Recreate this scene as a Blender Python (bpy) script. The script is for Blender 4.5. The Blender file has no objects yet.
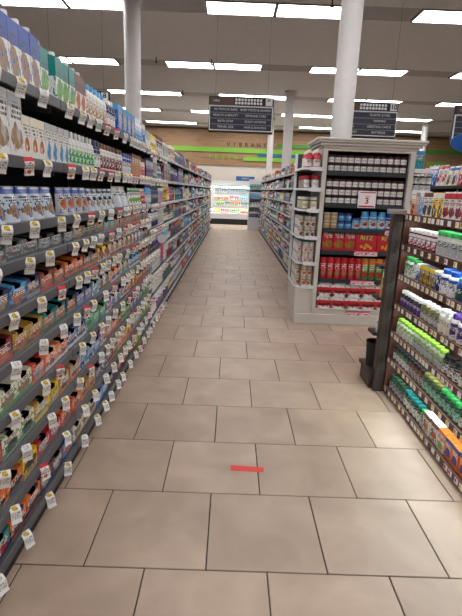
import bpy, bmesh, math, random
from mathutils import Matrix, Vector
random.seed(7)
S = bpy.context.scene
COL = S.collection
PI = math.pi

# ------------------------------------------------------------------ camera
F_PX, PITCH, YAW, ROLL, CAM_H = 467.0, 0.2463, 0.00675, 0.0384, 1.5297
Fv = Vector((math.sin(YAW)*math.cos(PITCH), math.cos(YAW)*math.cos(PITCH), -math.sin(PITCH)))
Rv = Vector((math.cos(YAW), -math.sin(YAW), 0)); Uv = Rv.cross(Fv)
c_, s_ = math.cos(ROLL), math.sin(ROLL)
Rr = Rv*c_ + Uv*s_; Ur = Uv*c_ - Rv*s_
cam = bpy.data.cameras.new('camera'); cam.sensor_fit = 'VERTICAL'; cam.sensor_height = 36.0
cam.lens = F_PX/616*36.0; cam.clip_start = .05; cam.clip_end = 200
camo = bpy.data.objects.new('camera', cam); COL.objects.link(camo)
camo.matrix_world = Matrix(((Rr.x, Ur.x, -Fv.x, 0), (Rr.y, Ur.y, -Fv.y, 0), (Rr.z, Ur.z, -Fv.z, CAM_H), (0, 0, 0, 1)))
S.camera = camo

# ------------------------------------------------------------------ world, exposure
w = bpy.data.worlds.new('world'); S.world = w; w.use_nodes = True
w.node_tree.nodes['Background'].inputs[0].default_value = (.9, .92, 1, 1)
w.node_tree.nodes['Background'].inputs[1].default_value = 0.05
S.view_settings.view_transform = 'Standard'; S.view_settings.look = 'None'
S.view_settings.exposure = 0.0; S.view_settings.gamma = 1.0; S.view_settings.use_curve_mapping = False
LIGHT_E = 14.5          # ceiling troffers
LED_E = 27.0            # shelf strips of the brown unit
CEIL = 4.58

# ------------------------------------------------------------------ colours and materials
HEX = dict(white='e2e2df', cream='e6dfc9', grey='8b8d90', silver='b4b7bb', charcoal='33353a', black='141416', navy='1d2a5e', blue='1a4da6',
  sky='4a9fd4', teal='17827f', green='2f9a4e', lime='8cc63f', olive='76793a', yellow='f0cf2a', gold='b98f3e', orange='e2752a', red='c42430',
  maroon='6d1829', pink='d9608f', purple='5b3a8c', brown='6a4028', tan='b8946a', beige='d1bfa2', mint='9fd6c0', clear='c9d4dc', forest='1f4a33')
def lin(h):
    if isinstance(h, tuple): return h
    h = HEX.get(h, h)
    v = [int(h[i:i+2], 16)/255 for i in (0, 2, 4)]
    return tuple((x/12.92 if x <= .04045 else ((x+.055)/1.055)**2.4) for x in v) + (1.0,)
MATS = {}
def plain(col, rough=.5, metal=0.0, spec=.5, key=None):
    k = key or ('p', col, rough, metal, spec)
    if k in MATS: return MATS[k]
    m = bpy.data.materials.new('%s_plain' % (col if isinstance(col, str) else 'tone')); m.use_nodes = True
    b = m.node_tree.nodes['Principled BSDF']; nt = m.node_tree
    n = nt.nodes.new('ShaderNodeTexNoise'); n.inputs['Scale'].default_value = 9; n.inputs['Detail'].default_value = 3
    g = nt.nodes.new('ShaderNodeTexCoord'); nt.links.new(g.outputs['Object'], n.inputs['Vector'])
    mx = nt.nodes.new('ShaderNodeMix'); mx.data_type = 'RGBA'; c = lin(col)
    mx.inputs[6].default_value = tuple(x*.9 for x in c[:3]) + (1,); mx.inputs[7].default_value = tuple(min(1, x*1.06) for x in c[:3]) + (1,)
    nt.links.new(n.outputs['Fac'], mx.inputs[0]); nt.links.new(mx.outputs[2], b.inputs['Base Color'])
    b.inputs['Roughness'].default_value = rough; b.inputs['Metallic'].default_value = metal; b.inputs['Specular IOR Level'].default_value = spec
    MATS[k] = m; return m

def print_group():
    g = bpy.data.node_groups.new('pack_print', 'ShaderNodeTree')
    it = g.interface
    for nm in ('Base', 'Band', 'Picture', 'Text'): it.new_socket(nm, in_out='INPUT', socket_type='NodeSocketColor')
    for nm in ('BandZ', 'BandH', 'PicZ', 'PicW', 'PicH', 'TextZ', 'TextH', 'Rows', 'Seed'): it.new_socket(nm, in_out='INPUT', socket_type='NodeSocketFloat')
    it.new_socket('Color', in_out='OUTPUT', socket_type='NodeSocketColor')
    N, L = g.nodes, g.links
    gi = N.new('NodeGroupInput'); go = N.new('NodeGroupOutput')
    tc = N.new('ShaderNodeTexCoord'); sx = N.new('ShaderNodeSeparateXYZ'); L.new(tc.outputs['Generated'], sx.inputs[0])
    def M(op, a, b=None, c=None):
        n = N.new('ShaderNodeMath'); n.operation = op
        for i, v in enumerate((a, b, c)):
            if v is None: continue
            if isinstance(v, (int, float)): n.inputs[i].default_value = v
            else: L.new(v, n.inputs[i])
        return n.outputs[0]
    def MIX(f, a, b):
        n = N.new('ShaderNodeMix'); n.data_type = 'RGBA'; L.new(f, n.inputs[0]); L.new(a, n.inputs[6]); L.new(b, n.inputs[7]); return n.outputs[2]
    I = gi.outputs; x, z = sx.outputs[0], sx.outputs[2]
    band = M('LESS_THAN', M('ABSOLUTE', M('SUBTRACT', z, I['BandZ'])), I['BandH'])
    px = M('DIVIDE', M('SUBTRACT', x, .5), I['PicW']); pz = M('DIVIDE', M('SUBTRACT', z, I['PicZ']), I['PicH'])
    no = N.new('ShaderNodeTexNoise'); no.noise_dimensions = '4D'; no.inputs['Scale'].default_value = 5.5; no.inputs['Detail'].default_value = 3
    L.new(tc.outputs['Generated'], no.inputs['Vector']); L.new(I['Seed'], no.inputs['W'])
    ra = N.new('ShaderNodeMapRange'); ra.inputs[1].default_value = .35; ra.inputs[2].default_value = .65; L.new(no.outputs['Fac'], ra.inputs[0])
    pic = M('LESS_THAN', M('ADD', M('ADD', M('MULTIPLY', px, px), M('MULTIPLY', pz, pz)), M('MULTIPLY', M('SUBTRACT', no.outputs['Fac'], .5), 2.6)), 1.0)
    hs = N.new('ShaderNodeHueSaturation'); hs.inputs['Value'].default_value = .4; L.new(I['Picture'], hs.inputs['Color'])
    pc = MIX(ra.outputs[0], hs.outputs[0], I['Picture'])
    r2 = N.new('ShaderNodeMapRange'); r2.inputs[1].default_value = .56; r2.inputs[2].default_value = .6; L.new(no.outputs['Fac'], r2.inputs[0])
    pc = MIX(r2.outputs[0], pc, I['Band'])
    row = M('MULTIPLY', z, I['Rows']); fr = M('FRACT', row); fl = M('FLOOR', row)
    cv = N.new('ShaderNodeCombineXYZ'); L.new(M('MULTIPLY', x, 13.0), cv.inputs[0]); L.new(M('MULTIPLY', fl, 3.7), cv.inputs[1]); L.new(I['Seed'], cv.inputs[2])
    n2 = N.new('ShaderNodeTexNoise'); n2.inputs['Scale'].default_value = 1.0; n2.inputs['Detail'].default_value = 0; L.new(cv.outputs[0], n2.inputs['Vector'])
    t = M('MULTIPLY', M('LESS_THAN', fr, .6), M('GREATER_THAN', n2.outputs['Fac'], .46))
    t = M('MULTIPLY', t, M('LESS_THAN', M('ABSOLUTE', M('SUBTRACT', z, I['TextZ'])), I['TextH']))
    t = M('MULTIPLY', t, M('LESS_THAN', M('ABSOLUTE', M('SUBTRACT', x, .5)), .4))
    n3 = N.new('ShaderNodeTexNoise'); n3.noise_dimensions = '4D'; n3.inputs['Scale'].default_value = 6; n3.inputs['Detail'].default_value = 4
    L.new(tc.outputs['Generated'], n3.inputs['Vector']); L.new(M('ADD', I['Seed'], 50.0), n3.inputs['W'])
    sp = M('MULTIPLY', M('GREATER_THAN', n3.outputs['Fac'], .57), M('LESS_THAN', M('ABSOLUTE', M('SUBTRACT', z, .42)), .34))
    c = MIX(sp, I['Base'], I['Band']); c = MIX(band, c, I['Band']); c = MIX(pic, c, pc); c = MIX(t, c, I['Text'])
    L.new(c, go.inputs['Color'])
    return g
PRINT = print_group()
_seed = [0]
def printed(base, band=None, pic=None, text=None, bz=.8, bh=.12, pz=.35, pw=.34, ph=.2, tz=.6, th=.12, rows=14, rough=.4):
    band = band or base; text = text or ('charcoal' if base in ('white', 'cream', 'clear', 'yellow', 'beige', 'mint', 'silver') else 'white')
    k = ('pr', base, band, pic, text, bz, bh, pz, pw, ph, tz, th, rows, rough)
    if k in MATS: return MATS[k]
    m = bpy.data.materials.new('%s_print' % base); m.use_nodes = True; nt = m.node_tree; b = nt.nodes['Principled BSDF']
    g = nt.nodes.new('ShaderNodeGroup'); g.node_tree = PRINT; _seed[0] += 1; jr = random.Random(_seed[0])
    if pic and rough < .6: pz += jr.uniform(-.06, .1); pw *= jr.uniform(.75, 1.25); ph *= jr.uniform(.75, 1.35); bz += jr.uniform(-.05, .03)
    for nm, v in zip(('Base', 'Band', 'Picture', 'Text'), (base, band, pic or base, text)): g.inputs[nm].default_value = lin(v)
    for nm, v in zip(('BandZ', 'BandH', 'PicZ', 'PicW', 'PicH', 'TextZ', 'TextH', 'Rows', 'Seed'), (bz, bh, pz, pw, ph if pic else .0001, tz, th, rows, _seed[0]*1.37)): g.inputs[nm].default_value = v
    nt.links.new(g.outputs[0], b.inputs['Base Color']); b.inputs['Roughness'].default_value = rough
    MATS[k] = m; return m
def emis(col, e, key):
    if key in MATS: return MATS[key]
    m = bpy.data.materials.new(key); m.use_nodes = True; b = m.node_tree.nodes['Principled BSDF']
    b.inputs['Base Color'].default_value = (.8, .8, .8, 1); b.inputs['Emission Color'].default_value = col; b.inputs['Emission Strength'].default_value = e
    MATS[key] = m; return m
def tile_mat():
    m = bpy.data.materials.new('floor_tile'); m.use_nodes = True; nt = m.node_tree; b = nt.nodes['Principled BSDF']; L = nt.links
    tc = nt.nodes.new('ShaderNodeTexCoord'); oi = nt.nodes.new('ShaderNodeObjectInfo'); ge = nt.nodes.new('ShaderNodeNewGeometry')
    n = nt.nodes.new('ShaderNodeTexNoise'); n.noise_dimensions = '4D'; n.inputs['Scale'].default_value = 3.2; n.inputs['Detail'].default_value = 6; n.inputs['Distortion'].default_value = .6
    L.new(ge.outputs['Position'], n.inputs['Vector'])
    mu = nt.nodes.new('ShaderNodeMath'); mu.operation = 'MULTIPLY'; mu.inputs[1].default_value = 40; L.new(oi.outputs['Random'], mu.inputs[0]); L.new(mu.outputs[0], n.inputs['W'])
    r = nt.nodes.new('ShaderNodeValToRGB'); e = r.color_ramp.elements
    e[0].position = .3; e[0].color = lin('978372'); e[1].position = .72; e[1].color = lin('b09b88'); L.new(n.outputs['Fac'], r.inputs[0])
    hs = nt.nodes.new('ShaderNodeHueSaturation'); L.new(r.outputs[0], hs.inputs['Color'])
    ma = nt.nodes.new('ShaderNodeMapRange'); ma.inputs[3].default_value = .92; ma.inputs[4].default_value = 1.06; L.new(oi.outputs['Random'], ma.inputs[0]); L.new(ma.outputs[0], hs.inputs['Value'])
    L.new(hs.outputs[0], b.inputs['Base Color'])
    n2 = nt.nodes.new('ShaderNodeTexNoise'); n2.inputs['Scale'].default_value = 12; n2.inputs['Detail'].default_value = 5; L.new(ge.outputs['Position'], n2.inputs['Vector'])
    mr = nt.nodes.new('ShaderNodeMapRange'); mr.inputs[3].default_value = .34; mr.inputs[4].default_value = .5; L.new(n2.outputs['Fac'], mr.inputs[0]); L.new(mr.outputs[0], b.inputs['Roughness'])
    return m
def wood_mat(name, a, bcol, scale, axis='x', rough=.5):
    m = bpy.data.materials.new(name); m.use_nodes = True; nt = m.node_tree; b = nt.nodes['Principled BSDF']; L = nt.links
    tc = nt.nodes.new('ShaderNodeNewGeometry'); mp = nt.nodes.new('ShaderNodeMapping'); L.new(tc.outputs['Position'], mp.inputs[0])
    mp.inputs['Scale'].default_value = scale
    n = nt.nodes.new('ShaderNodeTexNoise'); n.inputs['Scale'].default_value = 1; n.inputs['Detail'].default_value = 6; n.inputs['Distortion'].default_value = .8; L.new(mp.outputs[0], n.inputs['Vector'])
    r = nt.nodes.new('ShaderNodeValToRGB'); e = r.color_ramp.elements; e[0].position = .3; e[0].color = lin(a); e[1].position = .7; e[1].color = lin(bcol)
    L.new(n.outputs['Fac'], r.inputs[0]); L.new(r.outputs[0], b.inputs['Base Color']); b.inputs['Roughness'].default_value = rough
    return m
def glass_mat():
    m = bpy.data.materials.new('clear_plastic'); m.use_nodes = True; nt = m.node_tree; L = nt.links
    o = nt.nodes['Material Output']; t = nt.nodes.new('ShaderNodeBsdfTransparent'); t.inputs[0].default_value = (.93, .95, .96, 1)
    p = nt.nodes['Principled BSDF']; p.inputs['Base Color'].default_value = (.75, .77, .8, 1); p.inputs['Roughness'].default_value = .12
    mx = nt.nodes.new('ShaderNodeMixShader'); mx.inputs[0].default_value = .07; L.new(t.outputs[0], mx.inputs[1]); L.new(p.outputs[0], mx.inputs[2]); L.new(mx.outputs[0], o.inputs[0])
    return m
M_TILE = tile_mat(); M_CLEAR = glass_mat()
M_GROUT = plain('3b332d', .9); M_SHELF = plain('4a4c50', .45, .3); M_LIP = plain('53565b', .4, .2); M_DARK = plain('17181b', .6); M_WHITEMETAL = plain('cfd2d6', .45)
M_BACKDARK = plain('25272b', .7); M_CREAM = plain('d2cfc8', .5); M_NAVYIN = plain('1a2230', .6); M_BROWN = wood_mat('brown_laminate', '3c231a', '5a362a', (3, 3, 30))
M_BROWNV = wood_mat('brown_laminate_upright', '3c231a', '6a4030', (30, 30, 2)); M_METALDK = plain('3d342f', .5, .2)
M_PAPER = plain('e8e8ea', .7); M_COLUMN = plain('d3d1cf', .55); M_LIGHTTXT = plain('d8d8d8', .6); M_RED = plain('red', .5)
M_YEL = plain('yellow', .6)
def tag_mat(top, fig):
    return printed('white', 'white', top, 'grey', bz=2, bh=.1, pz=.84, pw=.28, ph=.13, tz=.42, th=.2, rows=8, rough=.7) if fig is None else printed('white', top, fig, 'grey', bz=.9, bh=.13, pz=.2, pw=.24, ph=.1, tz=.52, th=.16, rows=8, rough=.7)
M_TAGS = [tag_mat('yellow', None), tag_mat('yellow', None), tag_mat('yellow', None), tag_mat('red', 'orange'), tag_mat('white', None)]

# ------------------------------------------------------------------ mesh helpers
class MB:
    def __init__(s): s.v = []; s.f = []; s.m = []; s.mats = []
    def mi(s, mat):
        if mat not in s.mats: s.mats.append(mat)
        return s.mats.index(mat)
    def add(s, vs, fs, mat, T=None):
        o = len(s.v); k = s.mi(mat)
        s.v += [tuple(T @ Vector(v)) for v in vs] if T else list(vs)
        for f in fs: s.f.append(tuple(i+o for i in f)); s.m.append(k)
        return s
    def box(s, x0, x1, y0, y1, z0, z1, mat, T=None):
        return s.add([(x0, y0, z0), (x1, y0, z0), (x1, y1, z0), (x0, y1, z0), (x0, y0, z1), (x1, y0, z1), (x1, y1, z1), (x0, y1, z1)],
            [(0, 3, 2, 1), (4, 5, 6, 7), (0, 1, 5, 4), (1, 2, 6, 5), (2, 3, 7, 6), (3, 0, 4, 7)], mat, T)
    def cbox(s, x0, x1, y0, y1, z0, z1, mat, b=.003):     # chamfered box
        vs = []
        for sx in (0, 1):
            for sy in (0, 1):
                for sz in (0, 1):
                    X, Y, Z = (x0, x1)[sx], (y0, y1)[sy], (z0, z1)[sz]; dx, dy, dz = (b, -b)[sx], (b, -b)[sy], (b, -b)[sz]
                    vs += [(X, Y+dy, Z+dz), (X+dx, Y, Z+dz), (X+dx, Y+dy, Z)]
        I = lambda a, bb, c, k: (a*4+bb*2+c)*3+k
        fs = [(I(0,0,0,0), I(0,0,1,0), I(0,1,1,0), I(0,1,0,0)), (I(1,0,0,0), I(1,1,0,0), I(1,1,1,0), I(1,0,1,0)),
              (I(0,0,0,1), I(1,0,0,1), I(1,0,1,1), I(0,0,1,1)), (I(0,1,0,1), I(0,1,1,1), I(1,1,1,1), I(1,1,0,1)),
              (I(0,0,0,2), I(0,1,0,2), I(1,1,0,2), I(1,0,0,2)), (I(0,0,1,2), I(1,0,1,2), I(1,1,1,2), I(0,1,1,2))]
        for a in (0, 1):
            for c in (0, 1):
                fs.append((I(a,c,0,0), I(a,c,0,1), I(a,c,1,1), I(a,c,1,0)))
                fs.append((I(a,0,c,0), I(a,0,c,2), I(a,1,c,2), I(a,1,c,0)))
                fs.append((I(0,a,c,1), I(0,a,c,2), I(1,a,c,2), I(1,a,c,1)))
        for a in (0, 1):
            for bb in (0, 1):
                for c in (0, 1): fs.append((I(a,bb,c,0), I(a,bb,c,1), I(a,bb,c,2)))
        return s.add(vs, fs, mat)
    def lathe(s, prof, n, mat, cx=0, cy=0, sx=1, sy=1, cap0=True, cap1=True):
        vs = []
        for r, z in prof:
            for i in range(n):
                a = 2*PI*(i+.5)/n; vs.append((cx+r*math.cos(a)*sx, cy+r*math.sin(a)*sy, z))
        fs = []
        for k in range(len(prof)-1):
            for i in range(n):
                j = (i+1) % n; fs.append((k*n+i, k*n+j, (k+1)*n+j, (k+1)*n+i))
        if cap0: fs.append(tuple(reversed(range(n))))
        if cap1: fs.append(tuple(range((len(prof)-1)*n, len(prof)*n)))
        return s.add(vs, fs, mat)
    def merge(s, o):
        off = len(s.v); s.v += o.v
        mp = [s.mi(m) for m in o.mats]
        for f, m in zip(o.f, o.m): s.f.append(tuple(i+off for i in f)); s.m.append(mp[m])
        return s
    def mesh(s, name, smooth=False):
        me = bpy.data.meshes.new(name); me.from_pydata(s.v, [], s.f)
        for m in s.mats: me.materials.append(m)
        me.polygons.foreach_set('material_index', s.m)
        if smooth: me.polygons.foreach_set('use_smooth', [True]*len(s.f)); me.set_sharp_from_angle(angle=.7)
        bm = bmesh.new(); bm.from_mesh(me); bmesh.ops.recalc_face_normals(bm, faces=bm.faces); bm.to_mesh(me); bm.free()
        me.update(); return me
def ob(name, me, parent=None, loc=(0, 0, 0), rz=0, rx=0, ry=0):
    o = bpy.data.objects.new(name, me); COL.objects.link(o); o.location = loc; o.rotation_euler = (rx, ry, rz)
    if parent: o.parent = parent
    return o
def tag(o, label=None, cat=None, group=None, kind=None):
    if label: o['label'] = label
    if cat: o['category'] = cat
    if group: o['group'] = group
    if kind: o['kind'] = kind
    return o
def boxobj(name, x0, x1, y0, y1, z0, z1, mat, parent=None, ch=None):
    mb = MB(); mb.cbox(x0, x1, y0, y1, z0, z1, mat, ch) if ch else mb.box(x0, x1, y0, y1, z0, z1, mat)
    return ob(name, mb.mesh(name), parent)
def textmesh(txt, size, mat, ext=.002, align='CENTER', bold=0):
    cu = bpy.data.curves.new('lettering', 'FONT'); cu.body = txt; cu.size = size; cu.extrude = ext; cu.align_x = align; cu.align_y = 'CENTER'; cu.offset = bold
    t = bpy.data.objects.new('lettering', cu); COL.objects.link(t)
    dg = bpy.context.evaluated_depsgraph_get(); me = bpy.data.meshes.new_from_object(t.evaluated_get(dg))
    bpy.data.objects.remove(t); bpy.data.curves.remove(cu)
    me.materials.clear(); me.materials.append(mat); return me

# ------------------------------------------------------------------ the room
def struct(name, me, **k): return tag(ob(name, me, **k), kind='structure')
TW, X0, R0 = .5080, -.5603, 1.6137
fl = struct('floor', MB().box(-12, 14, -6, 26, -.05, -.004, M_GROUT).mesh('floor'))
G = .0055
tm = MB().cbox(-TW/2+G/2, TW/2-G/2, -TW/2+G/2, TW/2-G/2, -.03, 0, M_TILE, .002).mesh('tile')
rest = MB()
for j in range(-4, 46):
    yc = R0 + (j+.5)*TW
    for i in range(-9, 14):
        xc = X0 + (i + (.5 if j % 2 == 0 else 0))*TW
        vis = -1.15 < xc < (2.6 if yc > 3.4 else 1.75) and 1.0 < yc < 12
        if vis and not (xc > 1.35 and yc > 6): ob('tile', tm, fl, (xc, yc, 0))
        elif -4 < xc < 6: rest.box(xc-TW/2+G/2, xc+TW/2-G/2, yc-TW/2+G/2, yc+TW/2-G/2, -.03, 0, M_TILE)
tag(ob('distant_tiles', rest.mesh('distant_tiles'), fl), kind='stuff')

M_CEIL = plain('dddddd', .85); M_CEIL2 = plain('b5b4b4', .85); M_WALL = plain('d6cfc2', .7)
ce = struct('ceiling', MB().box(-12, 14, -6, 26, CEIL+.05, CEIL+.15, M_CEIL).mesh('ceiling'))
rows = [-2.4, 1.4, 5.2, 9.06, 12.95, 16.75, 20.2, 23.7]
M_TROF = emis((1, .965, .975, 1), LIGHT_E, 'troffer_glow')
MW = plain('8a8886', .6)
lens = MB().box(-.575, .575, -.28, .28, -.012, 0, M_TROF).mesh('diffuser')
fr = MB()
for a in ((-.605, .605, -.305, -.28), (-.605, .605, .28, .305), (-.605, -.575, -.28, .28), (.575, .605, -.28, .28)): fr.box(*a, -.02, .03, MW)
frm = fr.mesh('frame')
blank = MB().cbox(-.6, .6, -.3, .3, 0, .02, M_CEIL2, .004).mesh('blank_panel')
ORD = ['first', 'second', 'third', 'fourth', 'fifth', 'sixth', 'seventh', 'eighth', 'ninth', 'tenth', 'eleventh', 'twelfth', 'thirteenth', 'fourteenth', 'fifteenth', 'sixteenth', 'seventeenth', 'eighteenth', 'nineteenth', 'twentieth', 'twenty-first', 'twenty-second', 'twenty-third', 'twenty-fourth']
prev = None
slabs = []
for ri, y in enumerate(rows):
    sh = 0 if ri % 2 == 1 else -1
    for k in range(-9, 10):
        xc = .03 + 1.215*k
        if abs(xc) > 9.5: continue
        if (k - sh) % 3 in (0, 1):
            t = ob('ceiling_light', None, None, (xc, y, CEIL))
            vis_x = [.03+1.215*q for q in range(-9, 10) if (q-sh) % 3 in (0, 1) and -.53*y < .03+1.215*q < .56*y]
            if y > 8 and xc in vis_x: lab, gr = 'lit ceiling light, %s from left in the %s row back from the camera' % (ORD[vis_x.index(xc)], ORD[ri-3]), 'ceiling lights, %s row' % ORD[ri-3]
            else: lab, gr = 'lit white ceiling light outside the picture', 'ceiling lights out of view'
            tag(t, lab, 'ceiling light', gr)
            ob('diffuser', lens, t); ob('frame', frm, t)
        else: ob('blank_panel', blank, ce, (xc, y, CEIL+.005))
# ceiling slabs between the light rows
edges = [-6] + [v for y in rows for v in (y-.31, y+.31)] + [25.2]
for k in range(0, len(edges), 2):
    for x in (-12,):
        a, b = edges[k], edges[k+1]
        if b-a > .05: boxobj('ceiling_panel', x, 14, a, b, CEIL, CEIL+.04, M_CEIL, ce, .003)
M_WOODW = wood_mat('wood_cladding', '8a6a4c', 'ab8862', (1.2, 8, 22))
YW = 25.2
struct('wall_back', MB().box(-12, 14, YW, YW+.2, 0, CEIL, M_WALL).mesh('wall_back'))
struct('wall_left', MB().box(-12.2, -12, -6, 26, 0, CEIL, M_WALL).mesh('wall_left'))
struct('wall_right', MB().box(14, 14.2, -6, 26, 0, CEIL, M_WALL).mesh('wall_right'))
struct('wall_front', MB().box(-12, 14, -6.2, -6, 0, CEIL, M_WALL).mesh('wall_front'))
wp = tag(ob('wood_cladding', None, None, (0, YW-.04, 2.779)), 'brown wood plank cladding along the top of the back wall', 'wall cladding')
for k in range(5):
    for x in range(-12, 12, 3): boxobj('plank', x+.1+(k % 2)*1.1, x+.1+(k % 2)*1.1+2.995, -.03, .03, k*.34, k*.34+.337, M_WOODW, wp, .004)
boxobj('top_moulding', -11.9, 13.9, -.05, .03, 1.7, 1.76, plain('5a4632', .6), wp)
M_GREEN = plain('7cb83a', .5); M_GREEN2 = plain('4a8f35', .5); M_BLUE = plain('1f6da8', .5)
def stripe(name, x0, x1, z0, z1, m, lab): tag(ob(name, MB().cbox(x0, x1, YW-.13, YW-.071, z0, z1, m, .004).mesh(name)), lab, 'wall stripe')
stripe('wall_stripe', -6.697, 6.8, 3.409, 3.636, M_GREEN, 'long lime green stripe across the wood of the back wall')
stripe('wall_stripe', 0.511, 6.8, 3.028, 3.233, M_GREEN, 'lower lime green stripe starting right of the FRESH letters')
stripe('wall_stripe', 2.214, 13.5, 3.732, 3.914, M_GREEN2, 'dark green stripe on the back wall, uppermost of the stripes')
stripe('wall_stripe', 1.249, 5.676, 3.261, 3.38, M_BLUE, 'blue stripe on the back wall between two green stripes')
M_LET = plain('3b3f22', .6)
for txt, xa, xb, z, m, lab in (('VIBRANT', -0.284, 1.566, 3.8, M_LET, 'dark'), ('FRESH', -1.192, 0.114, 3.153, M_GREEN, 'lime green')):
    t = ob('wall_lettering', None, None, (0, YW-.13, z)); tag(t, '%s letters reading %s on the wood wall' % (lab, txt), 'lettering')
    for i, ch in enumerate(txt):
        ob('letter', textmesh(ch, .27, m, .02, bold=.006), t, (xa+(xb-xa)*i/(len(txt)-1), .04, 0), rx=PI/2)
bs = ob('department_sign', None, None, (0.653, YW-.02, 2.154)); tag(bs, 'small blue sign with white lettering above the chiller', 'sign')
boxobj('panel', -.48, .48, -.03, .018, -.11, .11, plain('1b5f94', .4), bs, .006); ob('lettering', textmesh('DAIRY', .13, M_LIGHTTXT, .003), bs, (0, -.033, 0), rx=PI/2)
# right far wall letters (partly seen)
stripe('wall_stripe', 9.95, 10.9, 3.11, 3.33, M_GREEN, 'short lime green strip on the wood at the far right')

# columns
def column(x, y, r, lab):
    t = tag(ob('column', None, None, (x, y, 0)), lab, 'column')
    mb = MB().lathe([(r, .12), (r, CEIL)], 28, M_COLUMN); ob('shaft', mb.mesh('shaft', True), t)
    ob('base_collar', MB().lathe([(r+.03, 0), (r+.03, .1), (r+.004, .125)], 28, M_COLUMN).mesh('base_collar', True), t)
    ob('ceiling_collar', MB().lathe([(r+.004, CEIL-.06), (r+.04, CEIL-.04), (r+.04, CEIL)], 28, M_COLUMN).mesh('ceiling_collar', True), t)
column(-1.79, 8.8, .14, 'thick white round column behind the left shelving')
column(1.43, 6.65, .14, 'white round column right behind the jar endcap')
column(1.70, 15.7, .145, 'white round column standing among the far right shelves')
column(1.57, 21.3, .125, 'slim white column near the back wall by the chiller')
column(8.05, 21, .13, 'distant white column at the far right beyond the endcap')

# ------------------------------------------------------------------ hanging aisle signs
def aisle_sign(xc, num, left, right, lab):
    t = tag(ob('aisle_sign', None, None, (xc, 8.5, 2.52)), lab, 'sign')
    W = .54
    boxobj('groove_panel', -W+.01, W-.01, -.008, 0, .01, .39, plain('777a84', .5), t); boxobj('backing', -W-.01, W+.01, 0, .05, -.03, .55, plain('22262c', .5), t, .004)
    boxobj('header', -W, W, -.012, 0, .40, .54, plain('15171a', .5), t)
    boxobj('brown_panel', -W+.015, -.12, -.02, -.012, .415, .525, plain('55382c', .5), t)
    ob('lettering', textmesh('AISLE', .045, M_LIGHTTXT, .001), t, (-W+.12, -.022, .47), rx=PI/2)
    ip = MB(); k = 0
    for a in range(9):
        for b in range(2):
            x, z = -.085+a*.052, .445+b*.052
            if (a+b) % 2: ip.lathe([(.021, 0), (.021, .003)], 8, M_PAPER)
            else: ip.box(-.02, .02, -.02, .02, 0, .003, M_PAPER)
            n = 16 if (a+b) % 2 else 8
            for q in range(len(ip.v)-n, len(ip.v)): vx, vy, vz = ip.v[q]; ip.v[q] = (vx+x, -.012-vz, vy+z)
    tag(ob('icon_strip', ip.mesh('icon_strip'), t), 'strip of small white pictograms')
    boxobj('number_plate', W-.13, W-.015, -.02, -.012, .415, .525, M_PAPER, t)
    ob('aisle_number', textmesh(num, .11, plain('15171a', .5), .001, bold=.003), t, (W-.0725, -.022, .47), rx=PI/2)
    for (a, b, c, d) in ((-W, W, .385, .4), (-W, W, 0, .015), (-W, -W+.015, .015, .385), (W-.015, W, .015, .385)): boxobj('rim', a, b, -.025, 0, c, d, M_PAPER, t)
    for r in range(4):
        z0 = .0175+(3-r)*.0925
        boxobj('slat', -W+.016, W-.016, -.015, 0, z0, z0+.078, plain('2b2d3d', .5), t, .002)
        for tx, x in ((left[r], -.26), (right[r], .25)):
            ob('lettering', textmesh(tx, .05, M_LIGHTTXT, .0008), t, (x, -.0165, z0+.043), rx=PI/2)
    for x in (-W+.1, W-.1): ob('hanger_rod', MB().lathe([(.002, .55), (.002, CEIL-2.52)], 6, M_METALDK, x, .025).mesh('hanger_rod'), t)
aisle_sign(.10, '9', ('NUTRITION BARS', 'HEALTH & BEAUTY', 'BATH SOAP', 'TRAVEL SIZE'), ('BABY FOOD & DIAPERS', 'FEMININE CARE', 'BODY LOTIONS', 'HAIR & SHAVING'), 'hanging aisle sign with the number 9 over the aisle')
aisle_sign(2.21, '10', ('FOILS', 'CUPS', 'BOWLS', 'STATIONERY'), ('PLASTIC & FOIL', 'NAPKINS', 'GREETING CARDS', 'BATTERIES'), 'hanging aisle sign with the number 10 behind the column')
aisle_sign(4.27, '11', ('CLEANERS', 'BLEACH', 'SOAP', 'PAPER'), ('LAUNDRY', 'PET FOOD', 'BRUSHES', 'TISSUES'), 'hanging aisle sign cut off by the right picture edge')
aisle_sign(-2.67, '8', ('TEA', 'COFFEE', 'SUGAR', 'FLOUR'), ('CEREAL', 'OATS', 'SYRUP', 'COCOA'), 'hanging aisle sign with the number 8 behind the blue cartons')
rs = ob('round_sign', None, None, (4.08, 8.2, 2.445)); tag(rs, 'blue oval hanging sign at the right picture edge', 'sign')
ob('disc', MB().lathe([(.5, 0), (.5, .03)], 32, plain('1c5aa5', .4), sx=1, sy=.36).mesh('disc'), rs, rx=PI/2+.15)
ob('hanger_rod', MB().lathe([(.002, .15), (.002, CEIL-2.445)], 6, M_METALDK).mesh('hanger_rod'), rs)
# sprinkler heads below the ceiling
for (x, y, sp_w) in ((-1.95, 12.4, 'left of the light pair near the column'), (-.62, 12.4, 'before the second row of lights'), (1.5, 8.5, 'beside the right column'), (-1.7, 16.2, 'left above the aisle sign'), (3.3, 16.0, 'far right above the endcap')):
    t = tag(ob('sprinkler', None, None, (x, y, CEIL-.1)), 'small dark sprinkler head hanging from the ceiling, %s' % sp_w, 'sprinkler', 'ceiling sprinklers')
    ob('stem', MB().lathe([(.014, .02), (.014, .1)], 8, M_METALDK).mesh('stem'), t); ob('deflector', MB().lathe([(.012, -.03), (.035, -.02), (.035, -.012), (.014, .02)], 10, M_METALDK).mesh('deflector'), t)

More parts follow.
